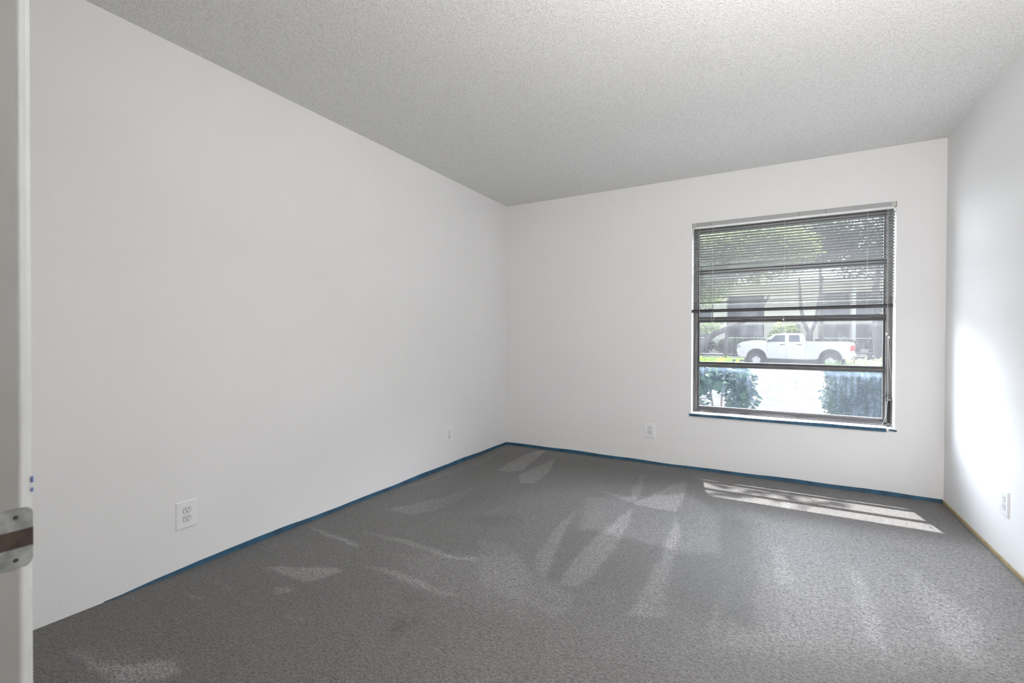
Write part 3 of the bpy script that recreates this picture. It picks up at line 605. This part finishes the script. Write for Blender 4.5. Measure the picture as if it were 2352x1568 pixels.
# second shrub row further down the walkway (seen over the sashes)
sc = tag(empty('ground_cover', (-.6, 15, GZ)), 'low sunlit yellow-green plants along the lawn at the left of the parked truck', 'plants', kind='stuff')
rng = np.random.default_rng(13); n = 3500
P = np.stack([rng.uniform(-2.5, .75, n), rng.uniform(11, 19, n), GZ+rng.uniform(0, .34, n)**1.0], 1); quads('foliage', P, .16, M['leaf_bright'], sc, 5, 2.2, up=.8)
g2 = tag(empty('ground_cover', (7, 16, GZ)), 'low green plants along the lawn behind the tail of the parked truck', 'plants', kind='stuff')
P = np.stack([rng.uniform(4.9, 8.2, n), rng.uniform(12.5, 19, n), GZ+rng.uniform(0, .42, n)], 1); quads('foliage', P, .14, M['leaf_tree'], g2, 6, 2.2, up=.8)

# ---------------------------------------------------------------- pickup truck
TY = 27.0
def tp(u, v): return (.38+(u-556)/212.0, 1.40-(v-335)/212.0)
tr = tag(empty('pickup_truck', (3.26, TY+1, RZ)), 'white four-door pickup truck parked side-on in the street', 'truck')
def arch(cu, cv, r, a0, a1, k=12): return [(cu+r*math.cos(math.radians(a0+(a1-a0)*i/k)), cv-r*math.sin(math.radians(a0+(a1-a0)*i/k))) for i in range(k+1)]
FW, RW, WV = 776, 1547, 672
low = [(560, 520), (558, 560), (572, 640), (640, 655)] + arch(FW, WV, 128, 172, 12) + [(912, 655), (1300, 662), (1400, 655)] + arch(RW, WV, 128, 172, 12) + [(1685, 650), (1765, 645), (1778, 600), (1784, 470), (1770, 440), (1303, 437)]
low = [(560, 520), (556, 560), (570, 625), (640, 640)] + arch(FW, 640, 112, 175, 5) + [(895, 648), (1300, 655), (1420, 650)] + arch(RW, 640, 116, 175, 5) + [(1680, 640), (1765, 632), (1778, 600), (1786, 470), (1772, 441), (1303, 437), (1290, 437), (900, 441), (870, 432), (800, 424), (700, 430), (620, 446), (575, 466), (562, 490)]
b = MB(); b.prism([tp(*q) for q in low], 'y', TY, TY+2.0, bevel=.035)
body = b.build('body', M['paint'], tr, smooth=True)
# dark sheet painting the shade inside the bed opening
x0, z0 = tp(1318, 437); x1, _ = tp(1755, 437)
MB().box(x0, x1, TY+.12, TY+1.88, z0-.02, z0+.004).build('bed_opening_shade', M['well'], tr)
# cab greenhouse, tapered inward towards the roof
cab_b = [(868, 440), (1300, 440)]; 
prof = [(868, 440), (905, 405), (955, 352), (985, 341), (1100, 335), (1240, 336), (1270, 342), (1285, 362), (1296, 420), (1300, 440)]
bm = bmesh.new(); rows = []
zlo = tp(0, 440)[1]; zhi = tp(0, 335)[1]
for side in (0, 1):
    r_ = []
    for q in prof:
        x, zz = tp(*q); t = (zz-zlo)/(zhi-zlo); ins = .03+.17*t; r_.append(bm.verts.new((x, TY+ins if side == 0 else TY+2-ins, zz)))
    rows.append(r_)
k = len(prof); bm.faces.new(rows[0]); bm.faces.new(rows[1][::-1])
for i in range(k): bm.faces.new((rows[0][i], rows[0][(i+1) % k], rows[1][(i+1) % k], rows[1][i]))
bmesh.ops.recalc_face_normals(bm, faces=bm.faces); bmesh.ops.bevel(bm, geom=[e for e in bm.edges if len(e.link_faces) == 2 and e.calc_face_angle(0) > .5], offset=.03, segments=2, affect='EDGES')
me = bpy.data.meshes.new('cab'); bm.to_mesh(me); bm.free(); link('cab', me, M['paint'], tr, smooth=True)
def side_win(pts, name):
    b = MB(); pr = [tp(*q) for q in pts]; bm = b.bm
    fr = []; bk = []
    for x, zz in pr:
        t = (zz-zlo)/(zhi-zlo); ins = .03+.17*t; fr.append(bm.verts.new((x, TY+ins-.012, zz))); bk.append(bm.verts.new((x, TY+ins+.02, zz)))
    bm.faces.new(fr); bm.faces.new(bk[::-1])
    for i in range(len(fr)): bm.faces.new((fr[i], fr[(i+1) % len(fr)], bk[(i+1) % len(fr)], bk[i]))
    return b.build(name, M['carglass'], tr)
side_win([(905, 440), (940, 412), (975, 372), (990, 360), (1090, 358), (1085, 441)], 'side_window')
side_win([(1128, 358), (1225, 358), (1236, 366), (1242, 400), (1240, 439), (1126, 441)], 'side_window')
for (ua, va), (ub, vb) in (((1100, 445), (1100, 645)), ((1303, 440), (1310, 490)), ((1310, 490), (1290, 652)), ((893, 446), (893, 560))):
    xa, za = tp(ua, va); xb, zb_ = tp(ub, vb); MB().tube([(xa, TY-.001, za), (xb, TY-.001, zb_)], .005, 5).build('door_seam', M['seam'], tr)
for u in (1030, 1206): 
    x, zz = tp(u, 475); MB().box(x, x+.26, TY-.04, TY, zz-.02, zz+.02, bevel=.008).build('door_handle', M['trimblack'], tr)
x, zz = tp(885, 440); b = MB(); b.prism([(x, zz), (x+.03, zz+.07), (x+.12, zz+.13), (x+.27, zz+.13), (x+.27, zz+.01), (x+.2, zz-.03)], 'y', TY-.22, TY-.02, bevel=.02); b.build('side_mirror', M['trimblack'], tr)
b = MB(); b.prism([tp(*q) for q in ((1745, 480), (1780, 478), (1781, 540), (1733, 543), (1738, 505))], 'y', TY-.015, TY+.3); b.build('tail_lamp', M['taillight'], tr)
b = MB(); b.prism([tp(*q) for q in ((556, 476), (575, 474), (600, 500), (596, 520), (558, 520))], 'y', TY-.008, TY+.35); b.build('headlamp', M['hlamp'], tr)
b = MB(); b.prism([tp(*q) for q in ((552, 535), (560, 530), (625, 545), (620, 565), (600, 600), (556, 580))], 'y', TY-.03, TY+2.03, bevel=.02); b.build('front_bumper', M['paint'], tr, smooth=True)
b = MB(); b.prism([tp(*q) for q in ((1715, 570), (1792, 565), (1796, 605), (1715, 612))], 'y', TY-.02, TY+2.02, bevel=.02); b.build('rear_bumper', M['chrome'], tr, smooth=True)
for u, cv in ((FW, 640), (RW, 640)):
    x = tp(u, 0)[0]; zc = RZ+.41; 
    bm_ = MB(); bm_.lathe([(.24, .04), (.36, .03), (.405, .07), (.41, .24), (.36, .28), (.24, .27)], (x, TY+.02, zc), 'y', 36); wh = bm_.build('wheel', M['rubber'], tr, smooth=True)
    q = MB(); q.lathe([(.25, .05), (.235, .03), (.21, .06), (.20, .12), (0, .13)], (x, TY+.02, zc), 'y', 32)
    for s_ in range(5):
        a = 2*math.pi*s_/5+.3; q.box(x-.035+math.cos(a)*.12, x+.035+math.cos(a)*.12, TY+.05, TY+.09, zc+math.sin(a)*.12-.11, zc+math.sin(a)*.12+.11, rot=(0, -(a-math.pi/2), 0), bevel=.008)
    q.lathe([(0, .02), (.05, .025), (.06, .06)], (x, TY+.02, zc), 'y', 16); q.build('rim', M['rim'], wh, smooth=True)
    q = MB(); q.lathe([(.57, .015), (.57, .5), (0, .5)], (x, TY, zc+.0), 'y', 32); 
    a = MB(); a.prism([(x+.545*math.cos(math.radians(t)), zc+.10+.545*math.sin(math.radians(t))*.98) for t in range(0, 181, 12)]+[(x-.5, zc-.05), (x+.5, zc-.05)], 'y', TY+.36, TY+1.64); q.bm.free(); a.build('wheel_well', M['well'], tr)
b = MB(); x0, _ = tp(640, 0); x1, _ = tp(1700, 0); b.box(x0, x1, TY+.35, TY+1.65, RZ+.25, RZ+.50); b.build('chassis', M['well'], tr)

# ---------------------------------------------------------------- apartment building across the street
BY = 46.0
bd = tag(empty('apartment_building', (3, BY, RZ)), 'two-storey beige apartment building with dark window openings across the street', 'building')
b = MB()
xs = [(-26, -12.5), (-1.85, -1.75)]
# solid parts of the facade around the openings
z_l0, z_l1, z_u0, z_u1, z_t = 0.2, 2.42, 3.15, 5.2, 6.1
open_l = [(-6.2, -3.2), (-1.75, 1.45), (3.3, 4.4), (5.75, 8.15), (8.4, 10.6)]; open_u = [(-5.6, -3.0), (-1.75, 1.45), (5.75, 8.15), (8.5, 10.8)]
def facade(openings, za, zb_, ztop, zbot):
    x = -26
    for a, c in openings+[(16, 16)]:
        b.box(x, a, BY, BY+.3, zbot, ztop); x = c
    for a, c in openings: b.box(a, c, BY, BY+.3, zb_, ztop); b.box(a, c, BY, BY+.3, zbot, za)
facade(open_l, z_l0, z_l1, 2.8, RZ); facade(open_u, z_u0, z_u1, z_t, 2.8)
b.build('wall', M['stucco'], bd)
for op_, za, zb_ in ((open_l, z_l0, z_l1), (open_u, z_u0, z_u1)):
    for a, c in op_:
        wo_ = MB().box(a, c, BY+1.1, BY+1.2, za, zb_).build('window_recess', M['porch'], bd)
        q = MB(); mid = (a+c)/2; q.box(a+.1, mid-.04, BY+1.05, BY+1.1, za+.1, zb_-.15); q.box(mid+.04, c-.1, BY+1.05, BY+1.1, za+.1, zb_-.15); q.build('glass_door', M['shade_glass'], wo_)
b = MB(); b.box(-26, 16, BY-.35, BY, 2.72, 3.02); b.box(-26, 16, BY-.9, BY+.2, z_t, z_t+.3); b.build('fascia', M['fascia'], bd)
b = MB(); b.box(-26, 16, BY+1.2, BY+10, RZ, z_t); b.build('rear_wall', M['stucco'], bd)
b = MB(); b.prism([(BY-1.0, z_t+.3), (BY+5, z_t+2.0), (BY+11, z_t+.3)], 'x', -26.5, 16.5); b.build('roof', M['roof'], bd)
for x in (-2.05, 8.15): MB().box(x, x+.28, BY-.5, BY-.2, RZ+.1, z_t).build('post', M['fascia'], bd)
# ---------------------------------------------------------------- fence
fn = tag(empty('garden_fence', (3, 41, RZ)), 'long low grey railing with hedge planting in front of the apartment building', 'fence')
for x in np.arange(-18, 17, 2.5): MB().tube([(x, 41, RZ+.05), (x, 41, 1.12)], .022, 8).build('post', M['fence'], fn)
b = MB(); b.tube([(-18, 41, 1.12), (17, 41, 1.12)], .018, 8); b.tube([(-18, 41, -.3), (17, 41, -.3)], .02, 8); b.build('rail', M['fence'], fn)
b = MB()
for x in np.arange(-18, 17, .30): b.tube([(x, 41, -.3), (x, 41, 1.12)], .005, 4)
b.build('pickets', M['fence'], fn)
def bush(cx, cy, rx, ry, h, n, leaf, size, label, seed, z0=RZ+.1):
    r = np.random.default_rng(seed); o = tag(empty('bush', (cx, cy, z0)), label, 'bush')
    P = blob_pts(r, (cx, cy, z0+h*.5), (rx, ry, h*.5), n, .45); quads('foliage', P, size, M[leaf], o, seed, 1.8)
    b = MB()
    for k in range(5): a = k*1.3; b.tube([(cx+.1*math.cos(a), cy+.1*math.sin(a), z0), (cx+rx*.4*math.cos(a), cy+ry*.4*math.sin(a), z0+h*.6)], [.04, .015], 6)
    b.build('stems', M['stem'], o); return o
bush(-4.6, 42.4, 2.1, .8, 1.85, 4200, 'leaf_shade', .22, 'dark rounded bush at the far left behind the railing', 21)
bush(-.1, 42.2, 2.4, .8, 1.75, 4200, 'leaf_hedge', .20, 'dark green bush under the left ground floor opening of the building', 22)
bush(3.1, 42.8, 1.2, .7, 3.1, 1700, 'leaf_tree', .22, 'tall pale green bush against the beige wall behind the truck cab', 23)
bush(6.6, 42.2, 1.8, .8, 1.7, 3800, 'leaf_hedge', .20, 'dark green bush behind the truck bed under the right opening', 24)
bush(10.3, 42.6, 1.5, .9, 2.6, 3000, 'leaf_shade', .22, 'large shaded bush at the far right beside the thick tree trunk', 25)
# low bench-like wall right of the truck
bn = tag(empty('bench', (7.7, 38.6, RZ)), 'low stone bench on the far pavement just right of the truck tail', 'bench')
MB().box(6.9, 8.8, 38.2, 38.8, -.02, .08, bevel=.02).build('seat', M['concrete'], bn)
for x in (7.1, 8.3): MB().box(x, x+.25, 38.3, 38.7, RZ+.16, -.02).build('leg', M['asphalt'], bn)

# ---------------------------------------------------------------- trees
def tree(name, base, trunk, crowns, leafmat, n, size, label, seed, cat='tree'):
    r = np.random.default_rng(seed); o = tag(empty(name, base), label, cat)
    b = MB()
    for pts, rad in trunk: b.tube(pts, rad, 10)
    b.build('trunk', M['bark'], o, smooth=True)
    tot = sum(c[1][0]*c[1][2] for c in crowns); P = [blob_pts(r, c, rr, int(n*rr[0]*rr[2]/tot), .35) for c, rr in crowns]
    quads('foliage', np.concatenate(P), size, M[leafmat], o, seed, 1.7); return o
g = RZ+.05
tree('leaning_tree', (-2.8, 33.0, g), [([(-3.0, 34.5, g), (-2.7, 34.5, .6), (-1.6, 34.4, 1.45), (-.1, 34.3, 2.1), (1.2, 34.2, 2.9), (2.0, 34.2, 4.2)], [.30, .26, .22, .19, .16, .10]), ([(-.9, 34.4, g), (-.85, 34.4, .8), (-.8, 34.4, 1.75)], [.16, .14, .12])],
     [((-2.4, 34.6, 1.95), (1.1, .6, .35)), ((1.0, 34.6, 7.6), (4.2, 2.2, 2.6)), ((-2.8, 34.8, 6.6), (3.2, 2.2, 3.2))], 'leaf_tree', 20000, .28, 'leaning tree with a mossy slanted trunk at the left behind the truck', 31)
tree('forked_tree', (4.75, 40, g), [([(4.75, 39.8, g), (4.75, 39.8, 1.35), (4.75, 39.8, 1.6)], [.26, .24, .24]), ([(4.75, 39.8, 1.4), (4.35, 39.8, 2.4), (4.15, 39.8, 3.6), (4.0, 39.8, 6)], [.17, .15, .13, .08]), ([(4.75, 39.8, 1.4), (5.15, 39.8, 2.4), (5.3, 39.8, 3.6), (5.6, 39.8, 6)], [.17, .14, .12, .08])],
     [((4.6, 40.5, 8.6), (3.2, 2, 1.9))], 'leaf_shade', 5000, .26, 'tree with a low V-shaped fork behind the truck cab', 32)
tree('slim_tree', (5.95, 37.0, g), [([(5.35, 37, g), (5.35, 37, 2.0), (5.3, 37, 4.2), (5.2, 37, 7)], [.17, .15, .14, .08])], [((5.2, 37.4, 8.4), (2.2, 1.8, 1.5))], 'leaf_shade', 3000, .26, 'slim straight tree trunk just behind the front of the truck bed', 33)
tree('thick_tree', (8.6, 36.0, g), [([(8.95, 36, g), (8.8, 36, .1), (8.55, 36, .9), (8.45, 36, 2.2), (8.3, 36, 3.8), (8.5, 36, 6.0)], [.62, .48, .34, .28, .25, .16]), ([(8.45, 36, 1.9), (9.2, 36, 2.9), (9.9, 36, 3.9)], [.16, .13, .08])],
     [((9.3, 36.4, 2.5), (1.0, .6, .7)), ((8.4, 36.5, 7.6), (3.6, 2, 2.4))], 'leaf_shade', 7000, .24, 'thick tree trunk with flared base at the right edge of the window view', 34)
for k, (x, y, rx, hz) in enumerate([(-9, 62, 6, 7.0), (-1, 64, 5.5, 7.6), (7.5, 66, 5, 6.6), (15, 62, 6, 8.6)]):
    lab = ['broad tree crown rising behind the left end of the apartment roof', 'tall tree crown rising above the left middle of the apartment roof', 'lower tree crown rising above the right middle of the apartment roof', 'tall tree crown rising behind the right end of the apartment roof'][k]
    tree('background_tree', (x, y, g), [([(x, y, g), (x, y, 4), (x+.3, y, 7)], [.5, .4, .2])], [((x, y, hz), (rx, 3, 3.4)), ((x+rx*.5, y+1, hz+1.5), (rx*.6, 2.5, 2.4))], 'leaf_shade' if k % 2 else 'leaf_tree', 13000, .62, lab, 40+k)
# shade tree right outside the house, left of the window: its low branches dapple the sun patch
tree('shade_tree', (-1.8, 4.4, GZ), [([(-1.8, 4.4, GZ), (-1.7, 4.4, 2.2), (-1.2, 4.2, 4.2), (-.2, 3.6, 5.6), (1.1, 2.8, 6.0)], [.18, .15, .11, .06, .02]), ([(-1.7, 4.4, 2.4), (-2.6, 4.6, 4.4)], [.1, .05])],
     [((1.12, 2.75, 6.0), (.72, .7, .4)), ((1.95, 2.7, 6.1), (.30, .25, .1)), ((-1.4, 4.4, 6.0), (1.7, 1.5, 1.3)), ((-2.8, 4.8, 5.2), (1.2, 1.2, .9))], 'leaf_mid', 2600, .13, 'small tree beside the house whose branches dapple the sunlight', 35)
